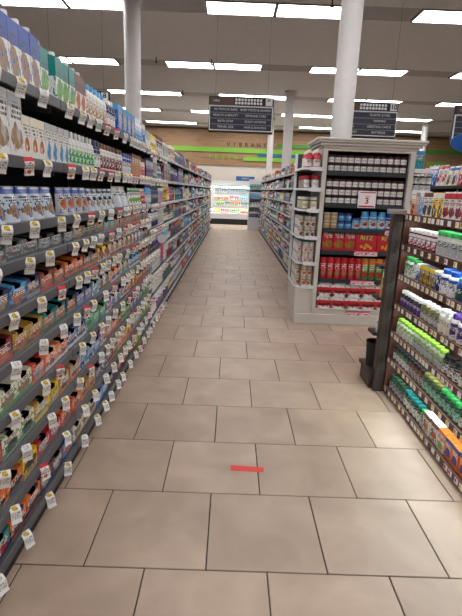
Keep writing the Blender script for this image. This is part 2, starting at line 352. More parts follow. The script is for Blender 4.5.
# ------------------------------------------------------------------ chiller at the back
def chiller():
    y0 = 22.0
    t = tag(ob('chiller_case', None, None, (.1, y0, 0)), 'brightly lit open dairy chiller at the end of the aisle', 'refrigerator')
    wht = plain('dfe2e3', .4)
    boxobj('plinth', -3, 3, 0, .8, 0, .24, M_DARK, t); boxobj('front_panel', -3, 3, -.02, .1, .25, .5, wht, t, .01)
    boxobj('back_panel', -3, 3, .78, .85, .25, 1.95, wht, t); boxobj('canopy', -3, 3, .1, .8, 1.83, 1.95, wht, t, .01)
    for i, z in enumerate((.5, .8, 1.1, 1.4)):
        s = boxobj('shelf', -3, 3, .15, .78, z-.02, z, wht, t)
        boxobj('shelf_lip', -3, 3, .12, .15, z-.05, z+.012, wht, s)
        boxobj('led_strip', -2.9, 2.9, .17, .2, z+.262, z+.274, emis((1, .95, .85, 1), 30, 'chiller_led'), s)
    cnts = {}; rnd = random.Random(3); pal = [('white', 'orange', 'yellow'), ('yellow', 'white', 'orange'), ('red', 'white', 'sky'), ('sky', 'white', 'teal'), ('white', 'blue', 'white'), ('green', 'white', 'lime')]
    for i, z in enumerate((.5, .8, 1.1, 1.4)):
        x = -.9; n = 0
        while x < .8:
            b, a, c = rnd.choice(pal); wd = rnd.uniform(.07, .1); k = rnd.randint(3, 5)
            me = bottle_design(b, c, a, wd, .22, 'tub' if i % 2 else 'bottle').single()
            n += 1
            for q in range(k):
                o = ob('dairy_bottle', me, None, (.1+x+wd/2, y0+.22, z)); x += wd+.006
                cnt = cnts.get(i, 0); cnts[i] = cnt+1; tag(o, '%s dairy bottle, %s from left on the %s chiller shelf' % (b, ORD[min(cnt, len(ORD)-1)], ['lowest', 'second', 'third', 'top'][i]), 'bottle', 'dairy bottles, chiller shelf %d, %s' % (i+1, b))
            x += .01

# ------------------------------------------------------------------ products
class Design:
    def __init__(s, name, cat, parts, w, d, h, desc): s.name, s.cat, s.parts, s.w, s.d, s.h, s.desc = name, cat, parts, w, d, h, desc; s._m = None; s._s = None; s.extra = None
    def meshes(s):
        if s._m is None: s._m = [(n, mb.mesh(n, sm)) for n, mb, sm in s.parts]
        return s._m
    def merged(s):
        mb = MB()
        for n, p, sm in s.parts: mb.merge(p)
        return mb
    def single(s):
        if s._s is None: s._s = s.merged().mesh(s.name, any(p[2] for p in s.parts))
        return s._s
DC = {}
def memo(f):
    def g(*a, **k):
        key = (f.__name__,)+a+tuple(sorted(k.items()))
        if key not in DC: DC[key] = f(*a, **k)
        return DC[key]
    return g
@memo
def bottle_design(body, cap, label, w, h, style='bottle', pic=None):
    r = w/2; mb = MB(); bm_ = plain(body, .3)
    if style == 'bottle': prof = [(r*.92, 0), (r, h*.02), (r, h*.66), (r*.8, h*.76), (r*.42, h*.82), (r*.42, h*.86)]; cp = [(r*.5, h*.84), (r*.5, h*.98), (r*.44, h)]; lz = (.1, .6)
    elif style == 'pill': prof = [(r*.92, 0), (r, h*.02), (r, h*.72), (r*.86, h*.79), (r*.7, h*.8), (r*.7, h*.82)]; cp = [(r*.82, h*.8), (r*.82, h*.98), (r*.76, h)]; lz = (.08, .68)
    elif style == 'jar': prof = [(r*.9, 0), (r, h*.03), (r, h*.68), (r*.84, h*.78), (r*.84, h*.8)]; cp = [(r*.9, h*.79), (r*.9, h*.985), (r*.85, h)]; lz = (.12, .62)
    elif style == 'tub': prof = [(r*.96, 0), (r, h*.02), (r, h*.8)]; cp = [(r*1.03, h*.8), (r*1.03, h*.97), (r*.98, h)]; lz = (.05, .76)
    elif style == 'can': prof = [(r*.97, 0), (r, h*.015), (r, h*.95)]; cp = [(r*1.04, h*.95), (r*1.04, h*.99), (r*1.0, h)]; lz = (.02, .94)
    elif style == 'pump': prof = [(r*.92, 0), (r, h*.02), (r, h*.6), (r*.7, h*.72), (r*.3, h*.76)]; cp = [(r*.34, h*.75), (r*.34, h*.82), (r*.1, h*.83), (r*.1, h*.93), (r*.5, h*.94), (r*.5, h)]; lz = (.1, .56)
    sy = .8 if style in ('bottle', 'pump') else 1
    mb.lathe(prof, 16, bm_, sy=sy); c = MB().lathe(cp, 16, plain(cap, .4), sy=sy)
    lm = printed(label, body if body != label else cap, pic, bz=.88, bh=.1, tz=.62, th=.18, rows=10, pz=.28, ph=.22)
    if style == 'jar':
        lm = printed(label, label, pic, 'grey', bz=2, bh=.01, tz=.5, th=.2, rows=7); lb = MB(); q = 6; vs = []
        for zf in (lz[0]-.04, lz[1]+.06):
            for i in range(q+1): an = PI*1.5+(i/q-.5)*2.15; vs.append((r*1.03*math.cos(an), r*1.03*math.sin(an), h*zf))
        lb.add(vs, [(i, i+1, q+2+i, q+1+i) for i in range(q)], lm)
    else: lb = MB().lathe([(r*1.012, h*lz[0]), (r*1.012, h*lz[1])], 16, lm, sy=sy, cap0=False, cap1=False)
    nm = {'bottle': 'bottle', 'pill': 'pill_bottle', 'jar': 'jar', 'tub': 'tub', 'can': 'canister', 'pump': 'pump_bottle'}[style]
    d = Design(nm, nm.replace('_', ' '), [('body', mb, True), ('cap', c, True), ('label', lb, True)], w, w*sy, h, '%s %s with %s lid' % (body, nm.replace('_', ' '), cap))
    return d
@memo
def box_design(base, band, pic, w, d, h, name='box', text=None, tz=.66):
    m = printed(base, band, pic, text, bz=.9, bh=.1, tz=tz, th=.13, rows=12, pz=.32, pw=.36, ph=.2)
    mb = MB().cbox(-w/2, w/2, -d/2, d/2, 0, h, m, min(.003, w*.03))
    fl_ = MB().box(-w/2+.004, w/2-.004, -.0008, .0008, h-.0005, h+.0008, plain('grey', .7))
    return Design(name, name.replace('_', ' '), [('body', mb, False), ('flap_seam', fl_, False)], w, d, h, '%s %s with %s %s' % (base, name.replace('_', ' '), pic or band, 'picture' if pic else 'band'))
@memo
def carton_design(base, band, pic, cap, w, d, h):
    m = printed(band, base, pic, None, bz=.82, bh=.3, tz=.62, th=.1, rows=14, pz=.27, pw=.36, ph=.2)
    hs = h*.87; mb = MB()
    a, b = w/2, d/2
    vs = [(-a, -b, 0), (a, -b, 0), (a, b, 0), (-a, b, 0), (-a, -b, hs), (a, -b, hs), (a, b, hs+h*.1), (-a, b, hs+h*.1), (-a, b*.55, hs+h*.1), (a, b*.55, hs+h*.1)]
    mb.add(vs, [(0, 3, 2, 1), (0, 1, 5, 4), (1, 2, 6, 9, 5), (2, 3, 7, 6), (3, 0, 4, 8, 7), (4, 5, 9, 8), (8, 9, 6, 7)], m)
    c = MB().lathe([(w*.17, hs+.004), (w*.17, hs+h*.12), (w*.14, h)], 12, plain(cap, .4), 0, -b*.3)
    return Design('carton', 'carton', [('body', mb, False), ('screw_cap', c, True)], w, d, h, '%s drink carton with %s picture' % (base, pic or band))
@memo
def tray_design(base, band, pic, w, d, h):
    m = printed(base, band, pic, None, bz=.08, bh=.08, tz=.46, th=.13, rows=15, pz=.3, pw=.36, ph=.2)
    dk = plain('3a3029', .9); a, b = w/2, d/2; mb = MB(); k = .6
    f0, hb = h*.74, h
    # outer shell with a pointed opening cut from the front into the top
    v = [(-a, -b, 0), (a, -b, 0), (a, b, 0), (-a, b, 0), (-a, -b, f0), (a, -b, f0), (a, b, hb), (-a, b, hb),
         (a*.42, -b, f0), (a*.3, -b, h*.6), (-a*.3, -b, h*.6), (-a*.42, -b, f0), (a*.14, -b*.1, f0+(hb-f0)*.45), (-a*.14, -b*.1, f0+(hb-f0)*.45)]
    mb.add(v, [(0, 3, 2, 1), (1, 2, 6, 5), (2, 3, 7, 6), (3, 0, 4, 7), (0, 1, 9, 10), (1, 5, 8, 9), (0, 10, 11, 4), (5, 6, 12, 8), (6, 7, 13, 12), (7, 4, 11, 13)], m)
    inn = MB(); e = .003
    vi = [(-a+e, -b+e, h*.42), (a-e, -b+e, h*.42), (a-e, b-e, h*.42), (-a+e, b-e, h*.42), (-a+e, -b+e, h*.59), (a-e, -b+e, h*.59), (a-e, b-e, hb-.008), (-a+e, b-e, hb-.008)]
    inn.add(vi, [(0, 1, 2, 3), (0, 4, 5, 1), (1, 5, 6, 2), (2, 6, 7, 3), (3, 7, 4, 0)], dk)
    D = Design('snack_tray', 'snack box', [('carton', mb, False), ('liner', inn, False)], w, d, h, '%s display box with %s print' % (base, pic or band))
    D.bar = True; return D
@memo
def bar_mesh(col, acc, w, d, h):
    m = printed(col, acc, None, None, bz=.5, bh=.2, tz=.5, th=.3, rows=4, rough=.25); mb = MB(); n = 6; vs = []; a, b = w/2, d/2
    for s in (0, 1):
        for i in range(n+1):
            for j in range(3):
                u = i/n*2-1; t = j-1
                z = h/2 + (1 if s else -1)*h/2*(max(0, 1-abs(u)**4))*(1-.5*t*t) if abs(u) < .99 else h/2
                vs.append((t*a, u*b, z))
    fs = []
    for s in (0, 1):
        o = s*(n+1)*3
        for i in range(n):
            for j in range(2): q = (o+i*3+j, o+i*3+j+1, o+(i+1)*3+j+1, o+(i+1)*3+j); fs.append(q if s else q[::-1])
    for i in range(n):
        for j in (0, 2): o = (n+1)*3; fs.append((i*3+j, (i+1)*3+j, o+(i+1)*3+j, o+i*3+j))
    mb.add(vs, fs, m); return mb.mesh('snack_bar', True)
@memo
def pouch_design(base, band, pic, w, d, h, name='pouch'):
    m = printed(base, band, pic, None, bz=.86, bh=.07, tz=.64, th=.12, rows=12, pz=.3, pw=.33, ph=.18, rough=.25)
    mb = MB(); nx, nz = 5, 7; vs = []
    for s in (-1, 1):
        for j in range(nz+1):
            t = j/nz
            th = (d/2)*(1-t)**.6*(1 if t < .85 else .5) + .0012
            for i in range(nx+1):
                u = i/nx*2-1
                y = s*th*max(.04, 1-u**4)
                vs.append((u*w/2*(1-.05*math.sin(PI*t)), y, t*h))
    fs = []; q = (nx+1)*(nz+1)
    for s in (0, 1):
        for j in range(nz):
            for i in range(nx):
                a = s*q+j*(nx+1)+i; f = (a, a+1, a+nx+2, a+nx+1); fs.append(f if s == 0 else f[::-1])
    for j in range(nz):
        for i in (0, nx): a = j*(nx+1)+i; fs.append((a, a+nx+1, a+nx+1+q, a+q))
    for i in range(nx):
        for j in (0, nz): a = j*(nx+1)+i; fs.append((a, a+1, a+1+q, a+q))
    mb.add(vs, fs, m)
    sl = MB().box(-w/2, w/2, -.002, .002, h*.9, h*.985, plain(band, .35))
    return Design(name, name.replace('_', ' '), [('bag', mb, True), ('top_seal', sl, False)], w, d, h, '%s %s with %s %s' % (base, name.replace('_', ' '), pic or band, 'picture' if pic else 'seal'))
@memo
def case_design(base, band, pic, w, d, h):
    m = printed(base, band, pic, 'sky', bz=.42, bh=.22, tz=.85, th=.06, rows=9, pz=.3, pw=.4, ph=.12)
    c = min(w, h)*.22; a = w/2; pr = [(-a+c, 0), (a-c, 0), (a, c), (a, h-c), (a-c, h), (-a+c, h), (-a, h-c), (-a, c)]
    vs = [(x, -d/2, z) for x, z in pr]+[(x, d/2, z) for x, z in pr]
    fs = [tuple(range(7, -1, -1)), tuple(range(8, 16))]+[(i, (i+1) % 8, 8+(i+1) % 8, 8+i) for i in range(8)]
    mb = MB().add(vs, fs, m); hd = MB().box(-.03, .03, -.012, .012, h-.0005, h+.0012, plain('charcoal', .6))
    return Design('multipack', 'multipack', [('sleeve', mb, False), ('handle_slot', hd, False)], w, d, h, '%s multipack with %s band' % (base, band))

USED = {}
def place(D, loc, rz, label, group, parts=True, front=0):
    if parts:
        ms = D.meshes(); o = ob(D.name, ms[0][1], None, loc, rz)
        for n, me in ms[1:]: ob(n, me, o)
    else: o = ob(D.name, D.single(), None, loc, rz)
    tag(o, label, D.cat, group); return o
def uniq(label):
    USED[label] = USED.get(label, 0)+1
    return label

# facing: 'E' front looks to +X (left run), 'W' to -X (right run), 'S' to -Y (endcap)
ROT = dict(E=PI/2, W=-PI/2, S=0.0)
def run(facing, front, along, z, D, n, where, gap=.004, parts=True, jitter=.0, deep=1, stack=1, bars=False, seen=None, lab=None):
    """place n copies of D side by side from position `along`; returns the next free position"""
    base = lab or D.desc
    label = '%s, %s' % (base, where)
    if seen is not None:
        k = 2
        while label in seen: label = '%s, %s, %s such group' % (base, where, ORD[k-1]); k += 1
        seen.add(label)
    step = (1 if facing in 'ES' else -1); head, tail = (label.split(', ', 1) + [''])[:2]
    for i in range(n):
        num = ORD[(n-1-i) if facing == 'W' else i]; pos = '' if n == 1 else ', %s from %s' % (num, 'left' if facing == 'S' else 'camera')
        a = along + step*(D.w/2+gap/2); rj = random.uniform(-jitter, jitter)
        for dd in range(deep):
            for s in range(stack):
                off = D.d/2 + dd*(D.d+.004) + random.uniform(0, .004)
                if facing == 'E': loc = (front-off, a, z+s*(D.h+.0005))
                elif facing == 'W': loc = (front+off, a, z+s*(D.h+.0005))
                else: loc = (a, front+off, z+s*(D.h+.0005))
                lvl = '' if stack == 1 else ', %s one' % ('lower', 'upper')[s]
                o = place(D, loc, ROT[facing]+rj, head+pos+lvl+', '+tail, label, parts)
                if bars and dd == 0:
                    for bi in range(2):
                        me = bar_mesh(*bars, D.w*.3, D.d*.7, D.h*.2)
                        T = Matrix.Translation(loc) @ Matrix.Rotation(ROT[facing]+rj, 4, 'Z')
                        p = T @ Vector(((bi-.5)*D.w*.4, .0, D.h*.42)); b = ob('snack_bar', me, None, p, ROT[facing]+rj)
                        q = 'snack bars inside: '+label
                        tag(b, '%s bar in the %s %s, %s' % (('nearer', 'farther')[bi], num, base.replace('display box', 'box'), tail.replace(' unit', ' snack unit')), 'snack bar', q)
        along += step*(D.w+gap)
    return along

# ------------------------------------------------------------------ price tags
def tagmesh(mat, w=.04, h=.07):
    mb = MB(); n = 6; vs = []
    for j in range(n+1):
        t = j/n; y = -.006-.012*math.sin(t*PI*1.6)*(1-.2*t); 
        for x in (-w/2, w/2): vs.append((x, y, .012-t*h))
    for j in range(n+1):
        for x in (0, 1): vs.append((vs[j*2+x][0], vs[j*2+x][1]+.0012, vs[j*2+x][2]))
    q = 2*(n+1); fs = []
    for j in range(n):
        fs += [(2*j, 2*j+1, 2*j+3, 2*j+2), (q+2*j, q+2*j+2, q+2*j+3, q+2*j+1), (2*j, 2*j+2, q+2*j+2, q+2*j), (2*j+1, q+2*j+1, q+2*j+3, 2*j+3)]
    fs += [(0, q, q+1, 1), (2*n, 2*n+1, q+2*n+1, q+2*n)]
    return mb.add(vs, fs, mat).mesh('price_tag')
TAGM = [tagmesh(m) for m in M_TAGS]
FLAT = [MB().box(-.02, .02, -.002, 0, -.014, .014, m).mesh('price_tag') for m in M_TAGS]
def flat_tag(top):
    return MB().box(-.02, .02, -.0022, 0, -.016, .016, M_PAPER).box(-.016, .004, -.003, -.0022, -.008, .012, top).mesh('price_tag')
FLAT = [flat_tag(M_YEL), flat_tag(M_YEL), flat_tag(M_PAPER), flat_tag(plain('gold', .6))]; PALE = [flat_tag(M_PAPER), flat_tag(plain('beige', .6))]; FLATRED = flat_tag(M_RED)

# ------------------------------------------------------------------ left shelving run
LX = -.82
ZL = [.115, .295, .485, .672, .86, 1.052, 1.237, 1.378, 1.627, 1.912]        # shelf tops, bottom first
SHN = ['bottom', 'ninth', 'eighth', 'seventh', 'sixth', 'fifth', 'fourth', 'third', 'second', 'top']
def shelf_unit(name, y0, y1, fx, side, zs, label, lipm, shelfm, backm, depth=.42, top=1.98, liph=.04, clear=(), group=None, tagstep=None, tags='flag', perf=True):
    """side=+1: front looks to +X, side=-1: front looks to -X"""
    t = tag(ob(name, None, None, (fx, (y0+y1)/2, 0)), label, 'shelving unit', group)
    H = (y1-y0)/2; bx = lambda a, b: (min(-side*a, -side*b), max(-side*a, -side*b))
    X = lambda a, b: bx(a, b)
    boxobj('back_panel', *X(depth, depth+.03), -H, H, .06, top, backm, t)
    boxobj('base_deck', *X(.03, depth), -H, H, .02, zs[0]-.042, shelfm, t)
    boxobj('kick_plate', *X(.025, .04), -H, H, 0, zs[0]-.042, M_DARK, t)
    for e in (-1, 1): boxobj('upright', *X(depth-.03, depth), min(e*H, e*(H-.03)), max(e*H, e*(H-.03)), .05, top, M_METALDK if lipm is M_LIP else M_WHITEMETAL, t)
    shelves = []
    for i, z in enumerate(zs):
        s = boxobj('shelf', *X(.012, depth), -H+.001, H-.001, z-.022, z, shelfm, t); shelves.append(s)
        boxobj('shelf_lip', *X(0, .012), -H+.001, H-.001, z-liph-.003, z+.002, lipm, s, .003)
        for e in (-1, 1): boxobj('bracket', *X(.05, depth-.03), min(e*(H-.004), e*(H-.008)), max(e*(H-.004), e*(H-.008)), z-.06, z-.022, shelfm, s)
        if i in clear: boxobj('clear_front', *X(.004, .007), -H+.005, H-.005, z+.002, z+.05, M_CLEAR, s)
        if tagstep:
            y = -H + tagstep*random.uniform(.3, .7)
            while y < H-.03:
                if tags == 'flag':
                    th = (.05 if z > 1.0 else .25 if z > .3 else .6)
                    o = ob('price_tag', random.choice(TAGM), s, (side*.006, y, z-.012), (side*PI/2 - side*random.uniform(.5, .95)), rx=-th*random.uniform(.7, 1.3), ry=random.uniform(-.12, .12))
                else:
                    o = ob('price_tag', random.choice(PALE), s, (side*.0003, y, z-.02), side*PI/2)
                y += tagstep*random.uniform(.7, 1.35)
    return t, shelves
LB = [1.14, 2.36, 3.58, 4.80]
UN = ['nearest left unit', 'second left unit', 'third left unit']
LAB = ['dark grey snack shelving unit on the left nearest the camera', 'dark grey snack shelving unit on the left, second from the camera', 'dark grey snack shelving unit on the left, third from the camera']
for k in range(3):
    shelf_unit('shelving_unit', LB[k]+.001, LB[k+1]-.001, LX, 1, ZL, LAB[k], M_LIP, M_SHELF, M_BACKDARK, clear=(1, 2, 3, 4, 5, 6), tagstep=(.24, .2, .18)[k], group='left snack shelving')
SEEN = set()
def where(si, y, far=False):
    k = max(0, min(2, int((y-LB[0])/1.22)))
    return '%s shelf, %s' % (SHN[si], UN[k])
def lrun(si, y, D, n, **kw):
    """never lets a run cross from one unit into the next"""
    while n > 0:
        k = max(0, min(2, int((y-LB[0]+.002)/1.22))); room = LB[k+1]-.006-y
        m = min(n, int((room+.003)/(D.w+.004)))
        if m <= 0:
            y = LB[k+1]+.0061
            if k == 2: return 9
            continue
        y = run('E', LX-.02, y, ZL[si], D, m, where(si, y+.01), seen=SEEN, **kw); n -= m
    return y
T = lambda b, a, p, w=.125, h=.105, d=.2: tray_design(b, a, p, w, d, h)
def traytow(si, specs, y=1.5, h=.118):
    for (b, a, p, n, *w) in specs:
        y = lrun(si, y, tray_design(b, a, p, (.1465), .23, h), n, bars=random.choice([('silver', 'charcoal'), ('charcoal', 'gold'), ('brown', 'silver'), ('navy', 'silver')]), jitter=.015)
    return y
# rows named from the photograph, near to far
traytow(6, [('charcoal', 'grey', 'tan', 4), ('grey', 'charcoal', 'brown', 2), ('charcoal', 'black', 'silver', 3), ('tan', 'brown', 'gold', 1), ('olive', 'charcoal', 'maroon', 2), ('gold', 'brown', 'tan', 1), ('teal', 'grey', 'silver', 2), ('brown', 'orange', 'tan', 4), ('orange', 'brown', 'red', 2), ('maroon', 'grey', 'gold', 2), ('cream', 'brown', 'tan', 3), ('charcoal', 'red', 'olive', 4)], 1.1461, .09)
traytow(5, [('navy', 'charcoal', 'tan', 4), ('sky', 'navy', 'orange', 1), ('navy', 'grey', 'gold', 1), ('brown', 'red', 'orange', 2), ('orange', 'brown', 'red', 2), ('charcoal', 'orange', 'tan', 2), ('yellow', 'white', 'red', 2), ('white', 'red', 'yellow', 3), ('cream', 'orange', 'gold', 2), ('white', 'sky', 'red', 3), ('maroon', 'brown', 'tan', 2), ('white', 'olive', 'charcoal', 4)], 1.1461, .115)
traytow(4, [('maroon', 'red', 'orange', 4), ('gold', 'brown', 'orange', 2), ('teal', 'forest', 'orange', 2), ('charcoal', 'teal', 'orange', 1), ('navy', 'blue', 'silver', 2), ('teal', 'white', 'sky', 1), ('white', 'brown', 'tan', 2), ('orange', 'white', 'brown', 2), ('cream', 'sky', 'tan', 2), ('sky', 'white', 'navy', 3), ('brown', 'orange', 'tan', 2), ('red', 'maroon', 'pink', 4)], 1.1461)
traytow(3, [('maroon', 'pink', 'red', 3), ('cream', 'green', 'tan', 2, .17), ('red', 'orange', 'silver', 1), ('orange', 'white', 'red', 2), ('blue', 'white', 'navy', 2), ('mint', 'green', 'teal', 1), ('green', 'teal', 'mint', 2), ('purple', 'white', 'pink', 1), ('white', 'purple', 'sky', 2), ('navy', 'white', 'orange', 2), ('yellow', 'red', 'orange', 2), ('brown', 'red', 'orange', 2), ('maroon', 'orange', 'red', 3)], 1.1461)
traytow(2, [('red', 'maroon', 'silver', 3), ('cream', 'green', 'charcoal', 2, .17), ('gold', 'yellow', 'silver', 1), ('yellow', 'gold', 'white', 1), ('tan', 'orange', 'charcoal', 2), ('sky', 'white', 'blue', 2), ('blue', 'sky', 'white', 1), ('red', 'white', 'brown', 1), ('orange', 'red', 'white', 2), ('charcoal', 'orange', 'brown', 1), ('green', 'lime', 'forest', 2), ('navy', 'purple', 'silver', 3), ('forest', 'green', 'lime', 3)], 1.1461)
traytow(1, [('orange', 'brown', 'charcoal', 4), ('yellow', 'gold', 'charcoal', 1), ('red', 'maroon', 'silver', 2), ('orange', 'red', 'maroon', 2), ('gold', 'orange', 'brown', 2), ('charcoal', 'navy', 'silver', 1), ('blue', 'white', 'purple', 1), ('brown', 'orange', 'charcoal', 2), ('orange', 'yellow', 'red', 2), ('yellow', 'orange', 'red', 2), ('sky', 'orange', 'white', 2), ('forest', 'lime', 'yellow', 3), ('green', 'lime', 'yellow', 2)], 1.1461, .115)
traytow(0, [('teal', 'navy', 'red', 3), ('orange', 'navy', 'brown', 2), ('brown', 'navy', 'silver', 2), ('blue', 'sky', 'orange', 1), ('cream', 'tan', 'grey', 3), ('sky', 'blue', 'white', 2), ('purple', 'brown', 'charcoal', 2), ('brown', 'maroon', 'orange', 2), ('tan', 'brown', 'charcoal', 2), ('lime', 'yellow', 'green', 2), ('charcoal', 'brown', 'silver', 3), ('grey', 'white', 'purple', 4)], 1.1461, .115)
# upper rows
def row(si, specs, y):
    for D, n in specs: y = lrun(si, y, D, n, jitter=.02)
P = pouch_design
row(7, [(bottle_design('clear', 'pink', 'beige', .1, .1, 'tub'), 2), (P('clear', 'blue', 'tan', .12, .07, .135), 5), (P('silver', 'blue', 'orange', .12, .07, .135), 4), (P('clear', 'navy', 'tan', .12, .07, .13), 5), (P('clear', 'white', None, .2, .12, .15, 'bag'), 2), (P('white', 'green', 'lime', .1, .06, .14), 5), (P('red', 'white', 'pink', .1, .06, .14), 3)], 1.48)
row(8, [(box_design('white', 'silver', 'tan', .115, .1, .235, 'box', tz=.72), 4), (box_design('white', 'cream', 'orange', .072, .08, .165), 3), (box_design('white', 'silver', 'sky', .072, .08, .165), 4), (bottle_design('white', 'white', 'green', .062, .17, 'bottle'), 7), (bottle_design('navy', 'navy', 'white', .07, .17, 'pill'), 2), (bottle_design('white', 'brown', 'maroon', .075, .165, 'pill'), 7), (bottle_design('white', 'blue', 'white', .075, .15, 'tub'), 4), (box_design('tan', 'brown', 'orange', .09, .09, .17), 4), (bottle_design('white', 'maroon', 'red', .075, .16, 'pill'), 3)], 1.5)
C = carton_design
row(9, [(C('blue', 'white', 'tan', 'white', .095, .095, .235), 7), (C('teal', 'white', 'lime', 'white', .09, .09, .215), 4), (C('brown', 'white', 'orange', 'white', .09, .09, .21), 2), (bottle_design('white', 'sky', 'tan', .075, .185, 'bottle'), 6), (bottle_design('navy', 'white', 'white', .075, .18, 'bottle'), 3), (box_design('blue', 'sky', 'white', .15, .12, .19), 4), (bottle_design('white', 'white', 'sky', .08, .2, 'bottle'), 4), (box_design('sky', 'white', 'blue', .14, .12, .18), 4)], 1.5)
run('E', LX-.14, 1.86, ZL[9], bottle_design('white', 'blue', 'red', .085, .245, 'bottle'), 3, 'behind blue cartons on top left shelf', seen=SEEN)

# ------------------------------------------------------------------ random filling of the further units
PAL = ['white', 'white', 'silver', 'navy', 'charcoal', 'maroon', 'forest', 'blue', 'navy', 'sky', 'teal', 'green', 'purple', 'pink', 'red', 'maroon', 'orange', 'yellow', 'tan', 'cream', 'charcoal', 'brown', 'grey']
def pick(rnd, hmax, bias=None):
    b = rnd.choice(bias or PAL); a = rnd.choice(PAL); p = rnd.choice(PAL + [None]*4)
    if a == b: a = 'white' if b != 'white' else 'blue'
    k = rnd.random(); h = hmax*rnd.choice((.66, .74, .8, .86))
    if k < .34: return box_design(b, a, p, rnd.choice((.08, .1, .13)), .1, round(h, 3))
    if k < .5: return P(b, a, p, rnd.choice((.11, .14)), .07, round(h, 3))
    if k < .68: return bottle_design(b, a, rnd.choice(('white', 'cream', a)), .072, round(h, 3), 'bottle')
    if k < .8: return bottle_design(b, a, rnd.choice(('white', a)), .075, round(h, 3), 'pill')
    if k < .9: return bottle_design(b, a, rnd.choice(('white', a)), .07, round(h, 3), 'pump')
    return bottle_design(b, a, rnd.choice(('white', a)), .09, round(h, 3), 'tub')
def fill(facing, front, a0, a1, z, hmax, wh, rnd, parts, bias=None):
    y = min(a0, a1)+.01; end = max(a0, a1)-.01; names = set()
    while True:
        for _ in range(40):
            D = pick(rnd, hmax, bias)
            if D.desc not in names: break
        names.add(D.desc); n = min(rnd.randint(3, 6), int((end-y)/(D.w+.004)))
        if n < 1: return
        if facing == 'W':
            e = y + n*(D.w+.004); run('W', front, e, z, D, n, wh, seen=SEEN, parts=parts); y = e
        else: y = run(facing, front, y, z, D, n, wh, seen=SEEN, parts=parts)
def low_items(mb, facing, front, a0, a1, z, hmax, rnd, kindbox):
    y = a0+.01
    while y < a1-.1:
        b = rnd.choice(PAL); a = rnd.choice(PAL); wd = rnd.choice((.07, .08, .1, .13)); h = hmax*rnd.uniform(.6, .88); n = rnd.randint(3, 6); isb = rnd.random() < .55
        for i in range(n):
            if y+wd > a1: break
            sg = -1 if facing == 'E' else 1; x0 = front; x1 = front+sg*.1; xa, xb = min(x0, x1), max(x0, x1)
            M1, M2 = plain(b, .4), plain(a, .4)
            if isb == kindbox:
                if isb:
                    mb.box(xa, xb, y, y+wd-.004, z, z+h, M1); f = front-sg*.002
                    mb.box(min(front, f), max(front, f), y+.008, y+wd-.012, z+h*.35, z+h*.75, M2)
                else:
                    r = wd/2-.003; cx, cy = front+sg*wd/2, y+wd/2
                    mb.lathe([(r, z), (r, z+h*.7), (r*.5, z+h*.82)], 8, M1, cx, cy, cap0=False, cap1=False); mb.lathe([(r*.55, z+h*.8), (r*.55, z+h)], 8, M2, cx, cy, cap0=False)
                    mb.lathe([(r*1.02, z+h*.15), (r*1.02, z+h*.55)], 8, plain('white', .4) if b != 'white' else M2, cx, cy, cap0=False, cap1=False)
            y += wd
        y += .004
ZF = [.13, .37, .61, .85, 1.10, 1.36, 1.62, 1.89]; HF = [.235, .235, .235, .245, .25, .25, .26, .24]
ZF2 = [.115, .36, .60, .84, 1.08, 1.33, 1.60, 1.86]
SH8 = ['bottom', 'seventh', 'sixth', 'fifth', 'fourth', 'third', 'second', 'top']
M_FSH = plain('2b2d32', .5); M_FLIP = plain('b3b7bc', .5)
far_box, far_bot = MB(), MB()
rnd = random.Random(11)
BIAS = [['white', 'navy', 'blue', 'white', 'silver', 'purple', 'sky'], None, ['navy', 'white', 'charcoal', 'blue', 'maroon', 'teal'], None]
def farrun(facing, fx, y0, n, nind, word, partsn):
    sg = 1 if facing == 'E' else -1
    for k in range(n):
        a, b = y0+1.22*k, y0+1.22*(k+1); u = '%s %s unit' % (ORD[k+3] if facing == 'E' else ORD[k], word)
        lab = 'grey shelving unit with pale shelf edges, %s of the %s row' % (ORD[k+3], word) if facing == 'E' else 'grey shelving unit with pale shelf edges, %s behind the endcap' % ORD[k]
        shelf_unit('shelving_unit', a+.001, b-.001, fx, sg, ZF, lab, M_FLIP, M_FSH, M_BACKDARK, depth=.42, top=2.0, liph=.026, tagstep=(.2 if k < 1 else .16) if k < 3 else None, tags='flag' if facing == 'E' and k < 1 else 'flat', group='%s shelving' % word)
        for i, z in enumerate(ZF):
            if k < nind: fill(facing, fx-sg*.035, a, b, z, HF[i], '%s shelf, %s' % (SH8[i], u), rnd, k < partsn, BIAS[k % 4])
            else:
                st = rnd.getstate(); low_items(far_box, facing, fx-sg*.035, a, b, z, HF[i], rnd, True); rnd.setstate(st); low_items(far_bot, facing, fx-sg*.035, a, b, z, HF[i], rnd, False)
farrun('E', LX, 4.80, 12, 4, 'left', 1)
farrun('W', 1.10, 7.05, 10, 3, 'right', 0)
tag(ob('distant_boxes', far_box.mesh('distant_boxes')), 'many small boxes filling the distant shelves on both sides', 'boxes', kind='stuff')
tag(ob('distant_bottles', far_bot.mesh('distant_bottles')), 'many small bottles filling the distant shelves on both sides', 'bottles', kind='stuff')
# white end unit at the far right end of the aisle
t = tag(ob('end_display', None, None, (.93, 19.5, 0)), 'white end display at the far end of the right shelving', 'display')
boxobj('base', -.25, .3, -.2, .25, 0, .5, M_WHITEMETAL, t, .01); boxobj('back_panel', -.25, .3, .2, .25, .5, 2.0, M_WHITEMETAL, t)
for z in (.9, 1.25, 1.6): boxobj('shelf', -.25, .3, -.15, .2, z, z+.03, M_WHITEMETAL, t)
for e in (-.25, .28): boxobj('side_post', e, e+.02, -.2, .2, .5, 2.0, M_WHITEMETAL, t)
for zi, zz in enumerate((.5, .93, 1.28, 1.63)): run('S', 19.4, .71, zz, box_design(('navy', 'white', 'sky', 'teal')[zi], 'white' if zi != 1 else 'navy', None, .11, .08, .22), 4, '%s level of the far white end display' % ('lowest', 'second', 'third', 'top')[zi], seen=SEEN, parts=False)
